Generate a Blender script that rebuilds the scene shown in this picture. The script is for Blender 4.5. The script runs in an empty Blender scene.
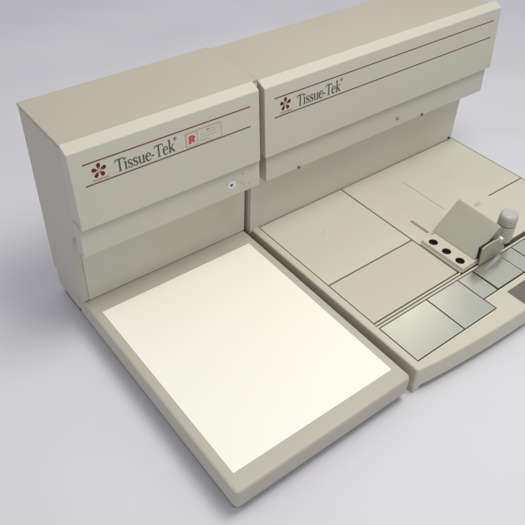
import bpy, bmesh, math, random
from mathutils import Vector, Matrix

# ------------------------------------------------------------------ basics
# everything is laid out in "plate widths" (the white plate is 1 wide) and
# scaled to metres by S when the mesh is linked
S = 0.32
random.seed(7)
scene = bpy.context.scene
COL = scene.collection
RU_X, RU_Y, RU_PH = 1.1445, 0.0927, 0.0057      # where the right console stands
TABLE_Z = -0.190


# ------------------------------------------------------------------ materials
def nodes_of(name):
    m = bpy.data.materials.new(name)
    m.use_nodes = True
    nt = m.node_tree
    return m, nt, nt.nodes['Principled BSDF']


def paint(name, rgb, rough=0.5, spec=0.35, vary=0.05, bump=0.02, grain=900.0,
          stain=None, stain_amt=0.0, stain_scale=7.0):
    """moulded / enamelled surface: fine grain, slow colour drift, faint stains"""
    m, nt, b = nodes_of(name)
    L = nt.links
    tc = nt.nodes.new('ShaderNodeTexCoord')
    n1 = nt.nodes.new('ShaderNodeTexNoise')
    n1.inputs['Scale'].default_value = 6.0
    n1.inputs['Detail'].default_value = 4.0
    L.new(tc.outputs['Object'], n1.inputs['Vector'])
    mix = nt.nodes.new('ShaderNodeMix'); mix.data_type = 'RGBA'
    mix.inputs[6].default_value = (*[c * (1 - vary) for c in rgb], 1)
    mix.inputs[7].default_value = (*[min(1, c * (1 + vary)) for c in rgb], 1)
    L.new(n1.outputs['Fac'], mix.inputs[0])
    out = mix.outputs[2]
    if stain:
        n3 = nt.nodes.new('ShaderNodeTexNoise')
        n3.inputs['Scale'].default_value = stain_scale
        n3.inputs['Detail'].default_value = 6.0
        n3.inputs['Roughness'].default_value = 0.65
        L.new(tc.outputs['Object'], n3.inputs['Vector'])
        r = nt.nodes.new('ShaderNodeMapRange')
        r.inputs[1].default_value = 0.52; r.inputs[2].default_value = 0.78
        r.inputs[3].default_value = 0.0; r.inputs[4].default_value = stain_amt
        L.new(n3.outputs['Fac'], r.inputs[0])
        mx = nt.nodes.new('ShaderNodeMix'); mx.data_type = 'RGBA'
        L.new(r.outputs[0], mx.inputs[0]); L.new(out, mx.inputs[6])
        mx.inputs[7].default_value = (*stain, 1)
        out = mx.outputs[2]
    L.new(out, b.inputs['Base Color'])
    n2 = nt.nodes.new('ShaderNodeTexNoise')
    n2.inputs['Scale'].default_value = grain
    n2.inputs['Detail'].default_value = 2.0
    L.new(tc.outputs['Object'], n2.inputs['Vector'])
    rr = nt.nodes.new('ShaderNodeMapRange')
    rr.inputs[3].default_value = rough - 0.06; rr.inputs[4].default_value = rough + 0.08
    L.new(n1.outputs['Fac'], rr.inputs[0]); L.new(rr.outputs[0], b.inputs['Roughness'])
    bp = nt.nodes.new('ShaderNodeBump')
    bp.inputs['Strength'].default_value = bump * 5
    bp.inputs['Distance'].default_value = 0.0004
    L.new(n2.outputs['Fac'], bp.inputs['Height'])
    L.new(bp.outputs['Normal'], b.inputs['Normal'])
    b.inputs['Specular IOR Level'].default_value = spec
    return m


def plain(name, rgb, rough=0.5, spec=0.3, metal=0.0):
    m, nt, b = nodes_of(name)
    n = nt.nodes.new('ShaderNodeTexNoise'); n.inputs['Scale'].default_value = 120
    tc = nt.nodes.new('ShaderNodeTexCoord')
    nt.links.new(tc.outputs['Object'], n.inputs['Vector'])
    mix = nt.nodes.new('ShaderNodeMix'); mix.data_type = 'RGBA'
    mix.inputs[6].default_value = (*[c * .88 for c in rgb], 1)
    mix.inputs[7].default_value = (*[min(1, c * 1.12) for c in rgb], 1)
    nt.links.new(n.outputs['Fac'], mix.inputs[0])
    nt.links.new(mix.outputs[2], b.inputs['Base Color'])
    b.inputs['Roughness'].default_value = rough
    b.inputs['Specular IOR Level'].default_value = spec
    b.inputs['Metallic'].default_value = metal
    return m


def brushed(name, rgb, rough=0.33):
    m, nt, b = nodes_of(name)
    L = nt.links
    tc = nt.nodes.new('ShaderNodeTexCoord')
    mp = nt.nodes.new('ShaderNodeMapping'); mp.inputs['Scale'].default_value = (12, 1500, 40)
    n = nt.nodes.new('ShaderNodeTexNoise'); n.inputs['Scale'].default_value = 1.0
    n.inputs['Detail'].default_value = 3
    L.new(tc.outputs['Object'], mp.inputs['Vector']); L.new(mp.outputs['Vector'], n.inputs['Vector'])
    n2 = nt.nodes.new('ShaderNodeTexNoise'); n2.inputs['Scale'].default_value = 22
    n2.inputs['Detail'].default_value = 5
    L.new(tc.outputs['Object'], n2.inputs['Vector'])
    mix = nt.nodes.new('ShaderNodeMix'); mix.data_type = 'RGBA'
    mix.inputs[6].default_value = (*[c * .96 for c in rgb], 1)
    mix.inputs[7].default_value = (*[c * 1.03 for c in rgb], 1)
    L.new(n2.outputs['Fac'], mix.inputs[0]); L.new(mix.outputs[2], b.inputs['Base Color'])
    r = nt.nodes.new('ShaderNodeMapRange')
    r.inputs[3].default_value = rough - .02; r.inputs[4].default_value = rough + .03
    L.new(n2.outputs['Fac'], r.inputs[0]); L.new(r.outputs[0], b.inputs['Roughness'])
    bp = nt.nodes.new('ShaderNodeBump'); bp.inputs['Strength'].default_value = .22
    bp.inputs['Distance'].default_value = .0002
    L.new(n.outputs['Fac'], bp.inputs['Height']); L.new(bp.outputs['Normal'], b.inputs['Normal'])
    b.inputs['Metallic'].default_value = 0.85
    return m


def cloth(name, rgb):
    m, nt, b = nodes_of(name)
    L = nt.links
    tc = nt.nodes.new('ShaderNodeTexCoord')
    n = nt.nodes.new('ShaderNodeTexNoise'); n.inputs['Scale'].default_value = 3.5
    n.inputs['Detail'].default_value = 3; n.inputs['Distortion'].default_value = .6
    L.new(tc.outputs['Object'], n.inputs['Vector'])
    w = nt.nodes.new('ShaderNodeTexNoise'); w.inputs['Scale'].default_value = 1400
    L.new(tc.outputs['Object'], w.inputs['Vector'])
    mix = nt.nodes.new('ShaderNodeMix'); mix.data_type = 'RGBA'
    mix.inputs[6].default_value = (*[c * .965 for c in rgb], 1)
    mix.inputs[7].default_value = (*[c * 1.03 for c in rgb], 1)
    L.new(n.outputs['Fac'], mix.inputs[0]); L.new(mix.outputs[2], b.inputs['Base Color'])
    bp = nt.nodes.new('ShaderNodeBump'); bp.inputs['Strength'].default_value = .25
    bp.inputs['Distance'].default_value = .0003
    L.new(w.outputs['Fac'], bp.inputs['Height']); L.new(bp.outputs['Normal'], b.inputs['Normal'])
    b.inputs['Roughness'].default_value = .85
    b.inputs['Specular IOR Level'].default_value = .15
    return m


M_SHELL = paint('beige_enamel', (.495, .48, .405), .48, .3, .035, .03, stain=(.50, .45, .32), stain_amt=.25)
M_CABTOP = paint('dimmed_tan_cabinet_paint', (.405, .37, .30), .55, .25, .03, .03)  # tan paint, darkened to stand in for weaker light on top
M_CHEEK = paint('grey_beige_cabinet_paint', (.475, .45, .40), .5, .28, .03, .03)
M_WALL = paint('beige_inner_wall_paint', (.57, .555, .475), .5, .3, .035, .03, stain=(.55, .47, .30), stain_amt=.45, stain_scale=3.5)
M_DECK = paint('beige_deck_plastic', (.54, .52, .42), .42, .35, .03, .03, stain=(.58, .50, .38), stain_amt=.3)
M_PANEL = paint('beige_lid_plastic', (.565, .55, .45), .40, .35, .03, .03, stain=(.56, .47, .38), stain_amt=.45, stain_scale=5)
M_PANELB = paint('pinkish_beige_lid_plastic', (.535, .50, .41), .40, .35, .03, .03, stain=(.56, .48, .39), stain_amt=.4, stain_scale=5)
M_GROOVE = plain('dark_groove', (.085, .075, .055), .8, .1)
M_WHITE = paint('cream_white_plate', (.86, .845, .755), .48, .4, .012, .015, grain=500, stain=(.86, .80, .70), stain_amt=.18, stain_scale=4)
M_TRAY = paint('grey_beige_tray', (.465, .435, .365), .45, .35, .03, .03)
M_DARK = plain('underside_shade', (.17, .16, .145), .8, .1)  # shade under the units, put into the plinth colour
M_RUBBER_SHADE = plain('black_rubber_and_shade', (.03, .028, .025), .7, .2)  # rubber feet; also shade painted in the wells and behind the lever
M_METAL = brushed('brushed_metal', (.64, .64, .55), .24)
M_BLOCK = paint('olive_grey_enamel', (.355, .345, .285), .45, .35, .025, .03)
M_LEVER = paint('olive_grey_lever', (.36, .35, .26), .45, .35, .03, .03)
M_KNOB = paint('grey_knob_plastic', (.45, .44, .40), .38, .45, .03, .02)
M_PAD = paint('brown_pad', (.16, .14, .128), .75, .2, .12, .2, grain=700)
M_RED = plain('dark_red_print', (.15, .035, .028), .6)
M_PETAL = plain('deep_red_print', (.115, .008, .008), .6)
M_PINK = plain('pale_red_print', (.46, .27, .22), .6)
M_BRIGHTRED = plain('bright_red_print', (.50, .045, .05), .6)
M_INK = plain('grey_black_ink', (.075, .08, .07), .6)
M_FAINT = plain('faint_ink', (.38, .365, .28), .6)
M_BADGE = plain('badge_paper', (.50, .485, .385), .5)
M_STICK = plain('white_sticker', (.62, .60, .62), .5)
M_PURPLE = plain('dark_purple_ink', (.05, .035, .07), .6)
M_STAIN = plain('brown_wear', (.36, .27, .18), .7)
M_SLOT = plain('brown_slot', (.30, .26, .19), .8, .1)
M_STEEL = plain('polished_steel', (.62, .62, .58), .22, .5, .9)
M_SCREW = plain('dull_screw', (.11, .10, .085), .5, .4)
M_TABLE = cloth('white_lavender_cloth', (.65, .645, .675))
M_CLEAR, _nt, _b = nodes_of('clear_plastic')
_b.inputs['Base Color'].default_value = (.62, .62, .56, 1)
_b.inputs['Transmission Weight'].default_value = .70
_b.inputs['Roughness'].default_value = .22


# ------------------------------------------------------------------ mesh tools
def link(name, bm, mats, parent=None, smooth=32, label=None):
    me = bpy.data.meshes.new(name)
    bmesh.ops.recalc_face_normals(bm, faces=bm.faces)
    bm.to_mesh(me); bm.free()
    me.transform(Matrix.Scale(S, 4))
    if smooth:
        me.polygons.foreach_set('use_smooth', [True] * len(me.polygons))
        me.set_sharp_from_angle(angle=math.radians(smooth))
    for m in (mats if isinstance(mats, (list, tuple)) else [mats]):
        me.materials.append(m)
    o = bpy.data.objects.new(name, me)
    COL.objects.link(o)
    if smooth:
        wn = o.modifiers.new('flat_faces', 'WEIGHTED_NORMAL'); wn.keep_sharp = True; wn.weight = 100
    if parent:
        o.parent = parent
    if label:
        o['label'] = label
    return o


def empty(name, loc, rz, label, cat):
    o = bpy.data.objects.new(name, None)
    COL.objects.link(o)
    o.location = Vector(loc) * S
    o.rotation_euler = (0, 0, rz)
    o.empty_display_size = .05
    o['label'] = label; o['category'] = cat
    return o


def bevel(bm, off, seg=3, ang=25, edges=None):
    if off <= 0:
        return
    if edges is None:
        edges = [e for e in bm.edges if len(e.link_faces) == 2 and e.calc_face_angle(0) > math.radians(ang)]
    bmesh.ops.bevel(bm, geom=edges, offset=off, segments=seg, profile=.5, affect='EDGES', clamp_overlap=True)


def add_box(bm, x0, x1, y0, y1, z0, z1, mi=0):
    vs = [bm.verts.new(p) for p in ((x0, y0, z0), (x1, y0, z0), (x1, y1, z0), (x0, y1, z0),
                                    (x0, y0, z1), (x1, y0, z1), (x1, y1, z1), (x0, y1, z1))]
    for f in ((3, 2, 1, 0), (4, 5, 6, 7), (0, 1, 5, 4), (1, 2, 6, 5), (2, 3, 7, 6), (3, 0, 4, 7)):
        bm.faces.new([vs[i] for i in f]).material_index = mi


def box(x0, x1, y0, y1, z0, z1, bv=0.0, seg=3):
    bm = bmesh.new()
    add_box(bm, x0, x1, y0, y1, z0, z1)
    bevel(bm, bv, seg)
    return bm


def prism(pts, axis, a0, a1, bv=0.0, seg=3, ang=25, bm=None):
    """extrude a 2-D outline along an axis; x: pts are (y,z), y: (x,z), z: (x,y)"""
    own = bm is None
    bm = bm or bmesh.new()
    def P(p, t):
        return {'x': (t, p[0], p[1]), 'y': (p[0], t, p[1]), 'z': (p[0], p[1], t)}[axis]
    A = [bm.verts.new(P(p, a0)) for p in pts]
    B = [bm.verts.new(P(p, a1)) for p in pts]
    bm.faces.new(A); bm.faces.new(list(reversed(B)))
    n = len(pts)
    for i in range(n):
        bm.faces.new((A[i], B[i], B[(i + 1) % n], A[(i + 1) % n]))
    bmesh.ops.recalc_face_normals(bm, faces=bm.faces)
    if own:
        bevel(bm, bv, seg, ang)
    return bm


def rrect(x0, x1, y0, y1, r, n=6):
    out = []
    for cx, cy, s in ((x1 - r, y1 - r, 0), (x0 + r, y1 - r, 90), (x0 + r, y0 + r, 180), (x1 - r, y0 + r, 270)):
        for i in range(n + 1):
            t = math.radians(s + 90 * i / n)
            out.append((cx + r * math.cos(t), cy + r * math.sin(t)))
    return out


def loft(loops, cap0=True, cap1=True, bm=None, mi=0):
    bm = bm or bmesh.new()
    rings = [[bm.verts.new(p) for p in l] for l in loops]
    n = len(rings[0])
    for a, b in zip(rings, rings[1:]):
        for i in range(n):
            bm.faces.new((a[i], a[(i + 1) % n], b[(i + 1) % n], b[i])).material_index = mi
    if cap0: bm.faces.new(list(reversed(rings[0]))).material_index = mi
    if cap1: bm.faces.new(rings[-1]).material_index = mi
    return bm


def lathe(cx, cy, prof, n=40, bm=None, cap0=True, cap1=True, mi=0):
    return loft([[(cx + r * math.cos(2 * math.pi * i / n), cy + r * math.sin(2 * math.pi * i / n), z)
                  for i in range(n)] for r, z in prof], cap0, cap1, bm, mi)


# ------------------------------------------------------------------ printing on a sloped panel
class Face:
    """a flat panel: s runs along it (plate widths), t is the distance down it"""
    def __init__(self, y0, z0, y1, z1):
        self.o = Vector((0, y0, z0)); self.h = math.hypot(y1 - y0, z1 - z0)
        self.d = Vector((0, y1 - y0, z1 - z0)) / self.h
        self.n = Vector((1, 0, 0)).cross(self.d) * -1
        if self.n.y > 0: self.n = -self.n
        self.k = 0

    def at(self, s, t, lift):
        return self.o + Vector((s, 0, 0)) + self.d * t + self.n * lift

    def poly(self, bm, pts, mi=0, lift=.0012):
        self.k = (self.k + 1) % 24
        l = lift + self.k * 2.5e-5
        f = bm.faces.new([bm.verts.new(self.at(s, t, l)) for s, t in pts])
        f.material_index = mi


def stroke(face, bm, pts, w, mi=0):
    """pts: [(s,t)], w: width at each pt -> one strip"""
    n = len(pts)
    if not isinstance(w, (list, tuple)): w = [w] * n
    L, R = [], []
    for i, p in enumerate(pts):
        a = pts[max(0, i - 1)]; b = pts[min(n - 1, i + 1)]
        dx, dy = b[0] - a[0], b[1] - a[1]; q = math.hypot(dx, dy) or 1
        nx, ny = -dy / q * w[i] / 2, dx / q * w[i] / 2
        L.append((p[0] + nx, p[1] + ny)); R.append((p[0] - nx, p[1] - ny))
    face.k = (face.k + 1) % 24
    l = .0012 + face.k * 2.5e-5
    lv = [bm.verts.new(face.at(s, t, l)) for s, t in L]
    rv = [bm.verts.new(face.at(s, t, l)) for s, t in R]
    for i in range(n - 1):
        bm.faces.new((lv[i], lv[i + 1], rv[i + 1], rv[i])).material_index = mi


def bez(*p, n=10):
    out = []
    for i in range(n + 1):
        t = i / n
        q = [Vector(v) for v in p]
        while len(q) > 1:
            q = [a.lerp(b, t) for a, b in zip(q, q[1:])]
        out.append((q[0].x, q[0].y))
    return out


def sw(n, thin, thick):        # thin - thick - thin
    return [thin + (thick - thin) * math.sin(math.pi * i / n) ** 1.0 for i in range(n + 1)]


# serif letters, y up, cap height 1, x-height .64; each entry: list of (points, widths)
TH, TN = .118, .042
def glyphs():
    g = {}
    g['T'] = ([([(.42, .02), (.42, .97)], TH), ([(.26, .02), (.58, .02)], TN),
               (bez((.02, .74), (.06, .97), (.16, .965), (.30, .955)), [.03, .04, .06, .07, .075, .075, .075, .075, .07, .07, .07]),
               ([(.28, .955), (.80, .955)], .075), (bez((.86, .74), (.84, .90), (.80, .95), (.76, .96)), .05)], .80)
    g['i'] = ([([(.17, .02), (.17, .62)], TH), ([(.04, .02), (.31, .02)], TN), ([(.03, .60), (.18, .63)], .06),
               ([(.105, .86), (.235, .86)], .13)], .34)
    s1 = bez((.40, .50), (.36, .66), (.08, .70), (.08, .48), n=8)
    s2 = bez((.08, .48), (.10, .33), (.42, .33), (.42, .16), n=8)
    s3 = bez((.42, .16), (.42, -.05), (.10, -.05), (.06, .16), n=8)
    g['s'] = ([(s1, [.05, .05, .05, .05, .055, .07, .09, .10, .11]), (s2, [.11, .12, .13, .135, .135, .13, .12, .11, .10]),
               (s3, [.10, .09, .07, .055, .05, .05, .05, .05, .05]), ([(.40, .48), (.405, .62)], .04), ([(.06, .02), (.055, .18)], .04)], .50)
    g['u'] = ([([(.14, .62), (.14, .22)], TH), (bez((.14, .24), (.14, -.06), (.40, -.04), (.50, .14)), [.13, .12, .1, .085, .07, .06, .05, .05, .05, .05, .05]),
               ([(.51, .02), (.51, .62)], TH), ([(.01, .61), (.18, .61)], TN), ([(.40, .61), (.55, .61)], TN), ([(.50, .025), (.64, .025)], TN)], .68)
    e1 = bez((.50, .37), (.50, .72), (.08, .74), (.08, .31), n=12)
    e2 = bez((.08, .31), (.08, -.08), (.42, -.06), (.52, .15), n=12)
    g['e'] = ([(e1, [.09, .085, .075, .06, .055, .055, .06, .075, .09, .105, .12, .13, .135]),
               (e2, [.135, .13, .12, .105, .09, .08, .07, .06, .055, .05, .05, .045, .04]), ([(.12, .37), (.50, .37)], .05)], .56)
    g['-'] = ([([(.03, .29), (.30, .29)], .095)], .33)
    g['k'] = ([([(.15, .02), (.15, 1.04)], TH), ([(.03, .02), (.29, .02)], TN), ([(.01, 1.02), (.17, 1.05)], .055),
               ([(.20, .28), (.48, .60)], .055), ([(.28, .36), (.56, .03)], TH), ([(.38, .61), (.60, .61)], TN), ([(.46, .02), (.66, .02)], TN)], .66)
    return g
G = glyphs()


def lettering(face, bm, text, s0, t0, cap, width):
    adv = sum(G[c][1] for c in text)
    kx = width / adv
    x = 0
    for c in text:
        for pts, w in G[c][0]:
            k = cap * .97
            ww = [q * k for q in w] if isinstance(w, (list, tuple)) else w * k
            stroke(face, bm, [(s0 + (x + px) * kx, t0 - py * cap) for px, py in pts], ww)
        x += G[c][1]
    return s0 + width


def emblem(face, bm, s, t, R):
    for k in range(5):
        a = math.radians(-90 + 72 * k)
        d = Vector((math.cos(a), math.sin(a))); n = Vector((-d.y, d.x))
        out = [(.12, 0), (.36, .13), (.66, .25), (.90, .25), (1.02, .10), (1.0, 0), (1.02, -.10), (.90, -.25), (.66, -.25), (.36, -.13)]
        face.poly(bm, [(s + (d.x * u + n.x * v) * R, t + (d.y * u + n.y * v) * R) for u, v in out], 0)
        stroke(face, bm, [(s + d.x * .1 * R, t + d.y * .1 * R), (s + d.x * .5 * R, t + d.y * .5 * R)], .05 * R, 1)


# ------------------------------------------------------------------ table under everything
bm = bmesh.new()
N = 320
X0, X1, Y0, Y1 = -5.0, 11.0, -4.0, 12.0
grid = []
for j in range(N + 1):
    row = []
    for i in range(N + 1):
        x = X0 + (X1 - X0) * i / N; y = Y0 + (Y1 - Y0) * j / N
        z = TABLE_Z
        dx = max(-.15 - x, 0, x - 3.15); dy = max(-1.55 - y, 0, y - .62)
        k = min(1, math.hypot(dx, dy) / .5); k = k * k * (3 - 2 * k)
        z += k * (.020 * math.sin(y * 4.6 + 1.1 * math.sin(x * 1.6) + x * .9) + .012 * math.sin(x * 3.1 + 1.4 * math.sin(y * 1.9)) * math.sin(y * 2.3 + x)
                  + .006 * math.sin(9 * x + 5 * y + 2 * math.sin(3 * y))) 
        row.append(bm.verts.new((x, y, z)))
    grid.append(row)
for j in range(N):
    for i in range(N):
        bm.faces.new((grid[j][i], grid[j][i + 1], grid[j + 1][i + 1], grid[j + 1][i]))
tb = link('table', bm, M_TABLE, smooth=0)
for p in tb.data.polygons: p.use_smooth = True
tb['kind'] = 'structure'


# ------------------------------------------------------------------ shared: hood front with its printing
def fascia(parent, x0, x1, yt, zt, yb, zb, depth):
    """the sloping front panel of a hood; returns the object and its printing plane"""
    prof = [(yt, zt), (yt + depth, zt + .026), (yt + depth, zb + .01), (yb, zb)]
    f = link('fascia', prism(prof, 'x', x0, x1, .006, 3), M_SHELL, parent)
    return f, Face(yt, zt, yb, zb)


def stripes(f, fc, s0, s1, t_up, t_lo, w=.0052):
    for t in (t_up, t_lo):
        bm = bmesh.new()
        n = 24
        stroke(fc, bm, [(s0 + (s1 - s0) * i / n, t) for i in range(n + 1)], w)
        link('stripe', bm, M_RED, f, 0)


def brand(f, fc, s_flower, t_flower, s_text, t_base, width, cap):
    bm = bmesh.new()
    emblem(fc, bm, s_flower, t_flower, .037)
    r = random.Random(3)
    x = s_flower - .036
    while x < s_flower + .034:                     # tiny illegible caption under the flower
        w = r.uniform(.006, .011)
        stroke(fc, bm, [(x, t_flower + .0455), (x + w, t_flower + .0455)], .0075, 1)
        x += w + .0022
    link('flower_emblem', bm, [M_PETAL, M_PINK], f, 0)
    bm = bmesh.new()
    lettering(fc, bm, 'Tissue-Tek', s_text, t_base, cap, width)
    e = s_text + width + .004                       # small registered mark after the k
    ring = [(e + .007 * math.cos(a * .524), t_base - cap * 1.0 + .007 * math.sin(a * .524)) for a in range(13)]
    stroke(fc, bm, ring, .0022)
    stroke(fc, bm, [(e - .002, t_base - cap + .004), (e - .002, t_base - cap - .004)], .002)
    stroke(fc, bm, [(e - .002, t_base - cap - .003), (e + .003, t_base - cap - .002), (e - .001, t_base - cap), (e + .003, t_base - cap + .004)], .0018)
    link('lettering', bm, M_INK, f, 0)


def screw(name, parent, x, y, z, r, mat):
    """a low round head sticking out towards -y"""
    bm = bmesh.new()
    n = 20
    def ring(rr, yy): return [(x + rr * math.cos(2 * math.pi * i / n), yy, z + rr * math.sin(2 * math.pi * i / n)) for i in range(n)]
    loft([ring(r, y), ring(r, y - .004), ring(r * .8, y - .007), ring(r * .35, y - .008)], True, True, bm)
    return link(name, bm, mat, parent)


# ================================================================== LEFT: the unit with the white plate
L = empty('cold_plate_unit', (.5, -.4, TABLE_Z), 0,
          'smaller beige lab unit at left with a plain cream-white plate in front of its hood', 'lab instrument')
OFF = Vector((-.5, .4, -TABLE_Z))


def shift(o):                                       # children keep the coordinates of the layout
    o.data.transform(Matrix.Translation(OFF * S)); return o


LW0, LW1 = -.048, 1.05          # outer width of the body
# --- tray: rounded-rectangle skirt, top rim, and the seat of the plate
PF, PB = -1.2233, 0.0
def R_(dx, z, r): return [(x, y, z) for x, y in rrect(-.050 + dx, 1.0535 - dx, -1.3146 + dx, .20, r)]
def I_(d, z): return [(x, y, z) for x, y in rrect(-d, 1 + d, PF - d, PB + d, .004)]
tray = loft([R_(.006, -.128, .02), R_(.0, -.118, .026), R_(-.001, -.03, .026), R_(.0, -.016, .026), R_(.003, -.006, .026),
             R_(.009, -.0008, .026), R_(.016, .0012, .022), I_(.010, .0012), I_(-.004, .0010), I_(-.005, -.003), I_(-.006, -.012)], True, True)
shift(link('tray', tray, M_TRAY, L))
shift(link('cold_plate', loft([[(x, y, z) for x, y in rrect(0 + i, 1 - i, PF + i, PB - i, .006)] for i, z in
                               ((.001, .0013), (.0, .0018), (.0003, .0030), (.002, .0038))]), M_WHITE, L))
shift(link('base_plinth', box(-.030, 1.033, -1.275, .46, -.186, -.1285, .006), M_DARK, L))
for x, y in ((.06, -1.2), (.94, -1.2), (.06, .38), (.94, .38)):
    shift(link('foot', lathe(x, y, [(.03, -.190), (.034, -.188), (.034, -.1865)], 20), M_RUBBER_SHADE, L))

# --- cabinet
yF = .1099                                           # inner wall behind the plate
prof = [(.486, .012), (.486, 1.040), (.470, 1.052), (.03, 1.052), (.01, .60), (.01, .462), (.10, .442), (yF + .022, .42), (yF + .022, .012)]
shift(link('cabinet', prism(prof, 'x', LW0 + .034, LW1 - .034, .004, 2), M_CABTOP, L))
shift(link('top_cover', box(LW0 - .0065, LW1 - .001, .028, .4895, 1.0535, 1.069, .005), M_CABTOP, L))
shift(link('lower_housing', loft([[(x, y, z) for x, y in rrect(LW0 + d, LW1 - d, .19, .489 - d, .03)] for d, z in
                                  ((.008, -.128), (.0, -.115), (0, -.006), (.004, .004))]), M_CHEEK, L))
ck = [(.489, .010), (.489, 1.053), (.028, 1.053), (.012, .565), (.035, .520), (.085, .500), (yF, .470), (yF, .010)]
shift(link('side_panel', prism(ck, 'x', LW0 - .006, LW0 + .0335, .012, 4), M_CHEEK, L, 50))
ck = [(p[0] + (.0225 if abs(p[0] - yF) < 1e-6 else 0), p[1]) for p in ck]
shift(link('side_panel', prism(ck, 'x', LW1 - .0335, LW1, .004, 3), M_WALL, L))
shift(link('rear_panel', box(LW0 + .034, LW1 - .001, yF + .008, yF + .0215, .007, .45, .003), M_WALL, L))

# --- hood: valance below, sloping fascia in front
FY, FZ, BY, BZ = -.036, 1.049, -.069, .637
f, fc = fascia(L, -.057, 1.014, FY, FZ, BY, BZ, .062)
stripes(f, fc, .010, .952, .0735, .185)
brand(f, fc, .085, .1245, .166, .167, .326, .066)
bm = bmesh.new()                                     # badge between the stripes
bx0, bx1, bt0, bt1 = .557, .767, .0985, .1755
fc.poly(bm, [(bx0 + .070, bt0), (bx1, bt0), (bx1, bt1), (bx0 + .070, bt1)], 0, .0009)
for a, b_ in (((bx0, bt0), (bx1, bt0)), ((bx1, bt0), (bx1, bt1)), ((bx0, bt1), (bx0, bt0)), ((bx0, bt1), (bx1, bt1)), ((bx0 + .069, bt0), (bx0 + .069, bt1))):
    stroke(fc, bm, [a, b_], .0045, 1)
rs, rt, k = bx0 + .022, bt0 + .056, .036             # red R in its little box
stroke(fc, bm, [(rs, rt), (rs, rt - k)], .011, 2)
stroke(fc, bm, bez((rs, rt - k + .004), (rs + .036, rt - k + .002), (rs + .034, rt - k * .42), (rs, rt - k * .42)), .010, 2)
stroke(fc, bm, [(rs + .012, rt - k * .42), (rs + .026, rt)], .010, 2)
stroke(fc, bm, [(rs - .008, rt), (rs + .009, rt)], .006, 2)
r = random.Random(11)
for row in range(4):                                 # rows of tiny illegible print
    x = bx0 + .082
    t = bt0 + .014 + row * .016
    while x < bx1 - .03 - .02 * (row % 2):
        w = r.uniform(.008, .02)
        stroke(fc, bm, [(x, t), (x + w, t)], .006, 3)
        x += w + .005
link('badge', bm, [M_BADGE, M_FAINT, M_BRIGHTRED, M_FAINT], f, 0)
shift(f)
for ch in f.children: shift(ch)
vl = shift(link('valance', prism([(-.046, .66), (.012, .66), (.012, .475), (.004, .463), (-.052, .462), (-.057, .469)], 'x', -.064, 1.022, .004, 2), M_SHELL, L))
bm = bmesh.new()                                     # round white sticker with a dark dot
vf = Face(-.0496, .605, -.0573, .462)
vf.poly(bm, [((.831) + .030 * math.cos(i * .2618), .064 + .027 * math.sin(i * .2618)) for i in range(24)], 0)
vf.poly(bm, [(.829 + .020 * math.cos(i * .5236), .066 + .016 * math.sin(i * .5236)) for i in range(12)], 2, .0012)
vf.poly(bm, [(.829 + .009 * math.cos(i * .5236), .065 + .008 * math.sin(i * .5236)) for i in range(12)], 1)
vf.k = 0
shift(link('round_sticker', bm, [M_STICK, M_PURPLE, M_STICK], vl, 0))
bm = bmesh.new()                                     # worn spots at the end of the valance
for s, t, a, b_ in ((.905, .022, .006, .005), (.893, .072, .009, .004), (.914, .090, .007, .005), (.948, .100, .005, .004)):
    vf.poly(bm, [(s + a * math.cos(i * .6283) * r.uniform(.7, 1.2), t + b_ * math.sin(i * .6283)) for i in range(10)])
shift(link('wear_mark', bm, plain('faint_wear', (.40, .37, .25), .6), vl, 0))


# ================================================================== RIGHT: the dispensing console
Rr = empty('embedding_console', (RU_X, RU_Y, TABLE_Z), RU_PH,
           'wider beige lab console at right with lidded wells, metal plates and a dispenser', 'lab instrument')
OFF = Vector((0, 0, -TABLE_Z))
UW = 1.868                                           # right edge of the deck


def bow(u):                                          # the slightly bowed front edge
    return -1.405 - .060 * (1 - ((u - .91) / .956) ** 2)


# --- deck frame: rim strip, front apron, right strip as one U
outer = [(-.047, .06)]
r0 = .016
for i in range(7):
    t = math.radians(180 + 90 * i / 6)
    outer.append((-.047 + r0 + r0 * math.cos(t), bow(-.047) + .002 + r0 + r0 * math.sin(t)))
for i in range(1, 30):
    u = -.012 + (UW - .035 + .012) * i / 30
    outer.append((u, bow(u)))
for i in range(7):
    t = math.radians(270 + 90 * i / 6)
    outer.append((UW - r0 + r0 * math.cos(t), bow(UW) + .002 + r0 + r0 * math.sin(t)))
outer.append((UW, .06))
inner = [(1.850, .06), (1.850, -1.270), (.655, -1.270), (.655, -1.359), (-.002, -1.359), (-.002, .06)]
bm = prism(outer + inner, 'z', -.142, 0)
ed = [e for e in bm.edges if len(e.link_faces) == 2 and e.calc_face_angle(0) > math.radians(60)
      and all(v.co.z > -.01 for v in e.verts)]
eo = [e for e in ed if not any(abs(v.co.x - ix) < 1e-4 and abs(v.co.y - iy) < 1e-4 for v in e.verts for ix, iy in inner)]
bevel(bm, .013, 4, edges=eo)
shift(link('deck_frame', bm, M_DECK, Rr, 40))
shift(link('deck_tray', box(-.0025, 1.8505, -1.3585, .055, -.075, -.020, 0), M_GROOVE, Rr))
shift(link('base_plinth', box(.03, UW - .04, -1.30, .40, -.182, -.1425, .008), M_DARK, Rr))
for u, v in ((-.012, -1.372), (1.80, -1.372), (.06, .33), (1.78, .33)):
    shift(link('foot', loft([[(x, y, z) for x, y in rrect(u - .030, u + .024, v - .029, v + .05, .006)] for z in (-.1895, -.1425)]), M_DECK, Rr))

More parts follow.
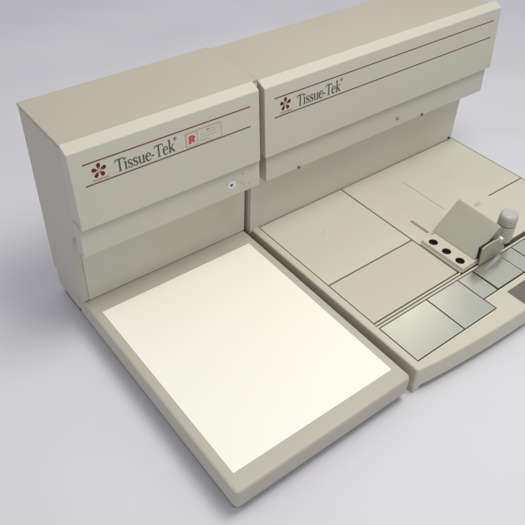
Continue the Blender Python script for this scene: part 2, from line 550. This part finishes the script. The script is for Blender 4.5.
# --- lids and covers sitting in the deck
def lid(name, pts, mat, z=0.0, bv=.0035, label=None):
    return shift(link(name, prism(pts, 'z', -.0195, z, bv, 2), mat, Rr, 40, label))
def rect(u0, u1, v0, v1): return [(u0, v0), (u1, v0), (u1, v1), (u0, v1)]
lid('lid', rect(.0045, .7035, -.655, -.005), M_PANEL, 0.0)
lid('lid', rect(.0045, .7035, -1.027, -.6645), M_PANELB, .001, label='pinkish beige smaller lid')
lid('lid', [(.7125, -1.0235), (1.8465, -1.0235), (1.8465, -.6475), (1.486, -.6475), (1.486, -.6385), (1.8465, -.6385), (1.8465, -.005),
            (.7125, -.005)], M_PANEL, 0.0)
lid('trim_rail', rect(.0015, .7125, -1.0485, -1.0355), M_DECK, .001, .0025)
lid('trim_rail', rect(.0, 1.8475, -1.0685, -1.0545), M_DECK, -.001, .0025)
lid('metal_plate', rect(.0055, .3775, -1.3525, -1.0745), M_METAL, -.001, .002)
lid('metal_plate', rect(.3845, .6485, -1.3525, -1.0745), M_METAL, -.001, .002)
lid('metal_plate', rect(.6545, .7820, -1.2630, -1.0745), M_METAL, -.001, .002)
lid('metal_plate', rect(.7915, 1.0310, -1.2615, -1.0745), M_METAL, .003, .002)
lid('metal_plate', rect(1.0400, 1.1580, -1.2630, -1.0745), M_METAL, -.001, .002)
lid('metal_plate', rect(1.1660, 1.4950, -1.2630, -1.0745), M_METAL, -.001, .002)
lid('metal_plate', rect(1.5040, 1.8440, -1.2630, -1.0745), M_METAL, -.001, .002)
shift(link('dark_pad', loft([[(x, y, z) for x, y in rrect(.811 + d, 1.40 - d, -1.4365 + d, -1.309 - d, .006)] for d, z in
                             ((0, .0004), (0, .002), (.002, .0034))]), M_PAD, Rr))
shift(link('slot_strip', loft([[(x, y, z) for x, y in rrect(.833 + d, .853 - d, -.672 + d, -.524 - d, .006)] for d, z in
                               ((0, .0004), (0, .002), (.002, .003))]), M_SLOT, Rr))
shift(link('seam_line', box(1.1165, 1.1195, -.57, -.19, .0003, .0009), M_SLOT, Rr))
bm = bmesh.new()                                     # small oval wear mark on the right lid
bm.faces.new([bm.verts.new((1.345 + .030 * math.cos(i * .3142), -.660 + .017 * math.sin(i * .3142), .0012)) for i in range(20)])
shift(link('wear_mark', bm, paint('worn_tan', (.50, .43, .31), .5, .3, .04), Rr, 0))

for u, v, a, l, ww in ((.30, -.275, .5, .016, .0016), (.325, -.268, -.2, .008, .002), (.285, -.30, .3, .006, .0015)):
    bm = bmesh.new()
    ca, sa = math.cos(a) * l, math.sin(a) * l
    bm.faces.new([bm.verts.new(p) for p in ((u - ca, v - sa, .0008), (u + sa * .1, v - ww, .0008), (u + ca, v + sa, .0008), (u, v + ww, .0008))])
    shift(link('scuff', bm, M_STAIN, Rr, 0))

# --- wall and cabinet behind the deck
HW0, HW1 = -.066, 1.848
prof = [(.42, -.02), (.42, 1.024), (.40, 1.036), (-.03, 1.034), (-.055, .58), (-.055, .432), (-.01, .42), (.022, .40), (.022, -.02)]
shift(link('cabinet', prism(prof, 'x', HW0 + .030, HW1 - .022, .004, 2), M_CABTOP, Rr))
shift(link('top_cover', box(HW0 + .004, HW1 - .004, -.036, .421, 1.0365, 1.042, .003), M_CABTOP, Rr))
ck = [(.424, -.092), (.424, 1.02), (.405, 1.037), (-.036, 1.034), (-.050, .54), (-.03, .50), (-.01, .485), (.022, .46), (.022, -.092)]
for x0, x1 in ((HW0, HW0 + .0295), (HW1 - .0215, HW1)):
    shift(link('side_panel', prism(ck, 'x', x0, x1, .003, 3), M_WALL, Rr))
shift(link('rear_panel', box(HW0 + .001, HW1 - .001, .003, .0215, -.0185, .43, .003), M_WALL, Rr))

f, fc = fascia(Rr, -.075, 1.905, -.0995, 1.024, -.133, .612, .062)
stripes(f, fc, -.008, 1.84, .0735, .185)
brand(f, fc, .067, .1245, .148, .167, .326, .066)
shift(f)
for ch in f.children: shift(ch)
vl = shift(link('valance', prism([(-.109, .63), (-.054, .63), (-.054, .446), (-.060, .436), (-.115, .434), (-.120, .441)], 'x', -.052, 1.885, .004, 2), M_SHELL, Rr))
for u, z, rr, m in ((.192, .447, .009, M_SCREW), (1.024, .498, .011, M_SLOT), (1.266, .447, .011, M_SCREW)):
    s_ = screw('screw', vl, u, -.120 + (z - .441) * .058 + .0005, z, rr, m); shift(s_)
# small scrape near the right-hand end of the wall
shift(screw('screw', Rr, 1.818, .003, .012, .008, M_RUBBER_SHADE))

# --- dispenser: block with three wells, sloping housing, lever, knob
def plate_with_holes(u0, u1, v0, v1, z0, z1, holes, r):
    bm = bmesh.new()
    n = 32
    ys = [v0] + [(a[1] + b[1]) / 2 for a, b in zip(holes, holes[1:])] + [v1]
    for (hu, hv), a, b in zip(holes, ys, ys[1:]):
        sq, ci = [], []
        for i in range(n):
            t = 2 * math.pi * (i + .5) / n
            c, s = math.cos(t), math.sin(t)
            k = min((u1 - hu if c > 0 else hu - u0) / abs(c), (b - hv if s > 0 else hv - a) / abs(s))
            sq.append((hu + c * k, hv + s * k)); ci.append((hu + c * r, hv + s * r))
        for cu, cv in ((u0, a), (u1, a), (u1, b), (u0, b)):         # snap to the corners
            j = min(range(n), key=lambda q: (sq[q][0] - cu) ** 2 + (sq[q][1] - cv) ** 2)
            sq[j] = (cu, cv)
        S0 = [bm.verts.new((x, y, z1)) for x, y in sq]
        C0 = [bm.verts.new((hu + (x - hu) * 1.10, hv + (y - hv) * 1.10, z1)) for x, y in ci]
        C1 = [bm.verts.new((x, y, z1 - .003)) for x, y in ci]
        C2 = [bm.verts.new((hu + (x - hu) * .9, hv + (y - hv) * .9, z0 + .002)) for x, y in ci]
        for A, B, mi in ((S0, C0, 0), (C0, C1, 0), (C1, C2, 1)):  # well walls and floor blackened to paint in deep-hole shade
            for i in range(n):
                bm.faces.new((A[i], A[(i + 1) % n], B[(i + 1) % n], B[i])).material_index = mi
        bm.faces.new(C2).material_index = 1
    # sides
    P = [bm.verts.new(p) for p in ((u0, v0, z1), (u1, v0, z1), (u1, v1, z1), (u0, v1, z1), (u0 - .004, v0 - .004, z0), (u1, v0 - .004, z0), (u1, v1 + .004, z0), (u0 - .004, v1 + .004, z0))]
    for f in ((0, 1, 5, 4), (2, 3, 7, 6), (3, 0, 4, 7)):
        bm.faces.new([P[i] for i in f])
    return bm


holes = [(.768, -.986), (.768, -.880), (.768, -.774)]
wb = shift(link('well_block', plate_with_holes(.724, .872, -1.045, -.722, .0005, .031, holes, .027), [M_DECK, M_RUBBER_SHADE], Rr, 40))
shift(link('block_flange', box(.7125, .7195, -1.045, -.722, .0004, .010, .003), M_DECK, wb))
# sloping housing, profile across u, with a softly rounded crest
prf = [(.842, .0315), (.842, .035)]
prf += [(.842 + (1.035 - .842) * i / 6, .036 + (.198 - .036) * i / 6 - .004 * math.sin(math.pi * i / 6)) for i in range(1, 6)]
prf += [(1.026, .190), (1.036, .196), (1.046, .195), (1.054, .185), (1.060, .16), (1.075, .03), (1.075, .0004), (.873, .0004), (.873, .0315)]
bm = prism([(a, z) for a, z in prf], 'y', -1.032, -.700)
for v in bm.verts:                                   # the far end is a little lower and narrower
    if v.co.z > .1 and v.co.y < -1.0:
        v.co.z -= .006; v.co.y += .006
bevel(bm, .006, 3, 50)
dh = shift(link('dispenser_housing', bm, M_BLOCK, Rr, 30))
# lever plate in front of the housing end
lp = [(.836, .142), (.860, .152), (.940, .156), (.988, .146), (1.076, .050), (1.080, .036), (1.046, .018), (.930, .006), (.848, .016)]
lv = shift(link('lever_plate', prism(lp, 'y', -1.072, -1.060, .003, 2), M_LEVER, Rr))
shift(link('lever_shade_bracket', prism([(.850, .126), (.975, .134), (1.03, .06), (.93, .03), (.86, .04)], 'y', -1.0595, -1.0325, .002, 2), M_RUBBER_SHADE, lv))  # bracket coloured black to imitate the shadow around the lever
bm = bmesh.new()                                     # pale round stud at the lever's top corner
loft([[(1.018 + q * math.cos(i * .3927), y, .128 + q * math.sin(i * .3927)) for i in range(16)] for q, y in
      ((.022, -1.054), (.022, -1.070), (.019, -1.077), (.010, -1.080))], True, True, bm)
shift(link('stud', bm, M_STEEL, lv))
# clear wedge added to imitate the lever's reflection in the metal plate
bm = prism([(.856, .0034), (1.004, .0034), (.992, .052), (.974, .056)], 'y', -1.120, -1.100, .002, 2)
shift(link('reflection_wedge', bm, M_CLEAR, Rr))
# knob: ribbed body with a smooth domed cap
ku, kv = 1.180, -.985
bm = bmesh.new()
n = 72
def ribbed(r, z, d=.0022): return [(ku + (r + d * (1 if i % 3 else -1)) * math.cos(2 * math.pi * i / n), kv + (r + d * (1 if i % 3 else -1)) * math.sin(2 * math.pi * i / n), z) for i in range(n)]
rings = []
for i in range(9):
    z = .012 + .0125 * i
    rings += [ribbed(.052, z, .0004), ribbed(.058, z + .004, .0004), ribbed(.058, z + .0085, .0004)]
loft([ribbed(.054, .0004, 0), ribbed(.054, .010, 0)] + rings, True, True, bm)
kb = shift(link('knob', bm, M_DECK, Rr, 50))
shift(link('knob_cap', lathe(ku, kv, [(.050, .129), (.055, .130), (.0565, .135), (.0565, .176), (.0545, .192), (.049, .202), (.041, .2055), (.036, .206), (.034, .204), (.012, .2045), (.003, .2045)], 48), M_KNOB, kb, 50))


# ------------------------------------------------------------------ camera
f_px, cx, cy_, cz, yaw, pit, rol = (687.8882, -.9703, -2.55, 2.7445, .6854, .7323, .0441)
cyw, syw = math.cos(yaw), math.sin(yaw)
fw = Vector((syw * math.cos(pit), cyw * math.cos(pit), -math.sin(pit)))
rt = Vector((cyw, -syw, 0)); up = rt.cross(fw)
r2 = rt * math.cos(rol) + up * math.sin(rol); u2 = up * math.cos(rol) - rt * math.sin(rol)
cd = bpy.data.cameras.new('camera'); cam = bpy.data.objects.new('camera', cd)
COL.objects.link(cam)
cam.matrix_world = Matrix(((r2.x, u2.x, -fw.x, cx * S), (r2.y, u2.y, -fw.y, cy_ * S), (r2.z, u2.z, -fw.z, cz * S), (0, 0, 0, 1)))
cd.sensor_width = 36; cd.lens = 36 * f_px / 525
cd.clip_start = .01; cd.clip_end = 100
scene.camera = cam


# ------------------------------------------------------------------ light
def area(name, loc, target, sx, sy, watt, rgb):
    d = bpy.data.lights.new(name, 'AREA'); d.shape = 'RECTANGLE'
    d.size = sx * S; d.size_y = sy * S; d.energy = watt; d.color = rgb
    o = bpy.data.objects.new(name, d); COL.objects.link(o)
    o.location = Vector(loc) * S
    o.rotation_euler = (Vector(target) - Vector(loc)).to_track_quat('-Z', 'Y').to_euler()
    return o


area('key_lamp', (1.75, -1.45, 5.2), (1.1, -.6, 0), 2.6, 2.2, 18.5, (1, .97, .91))
strip = area('strip_lamp', (5.15, 1.55, 4.35), (5.15, 1.55, 0), 1.5, .14, .56, (1, .96, .86))
strip.rotation_euler = (0, 0, 0)
w = bpy.data.worlds.new('World'); scene.world = w; w.use_nodes = True
bg = w.node_tree.nodes['Background']
bg.inputs['Color'].default_value = (.93, .95, 1.0, 1); bg.inputs['Strength'].default_value = .63

scene.view_settings.view_transform = 'Standard'
scene.view_settings.look = 'None'
scene.view_settings.exposure = 0
scene.view_settings.gamma = 1
scene.render.engine = 'CYCLES'
scene.cycles.use_denoising = True
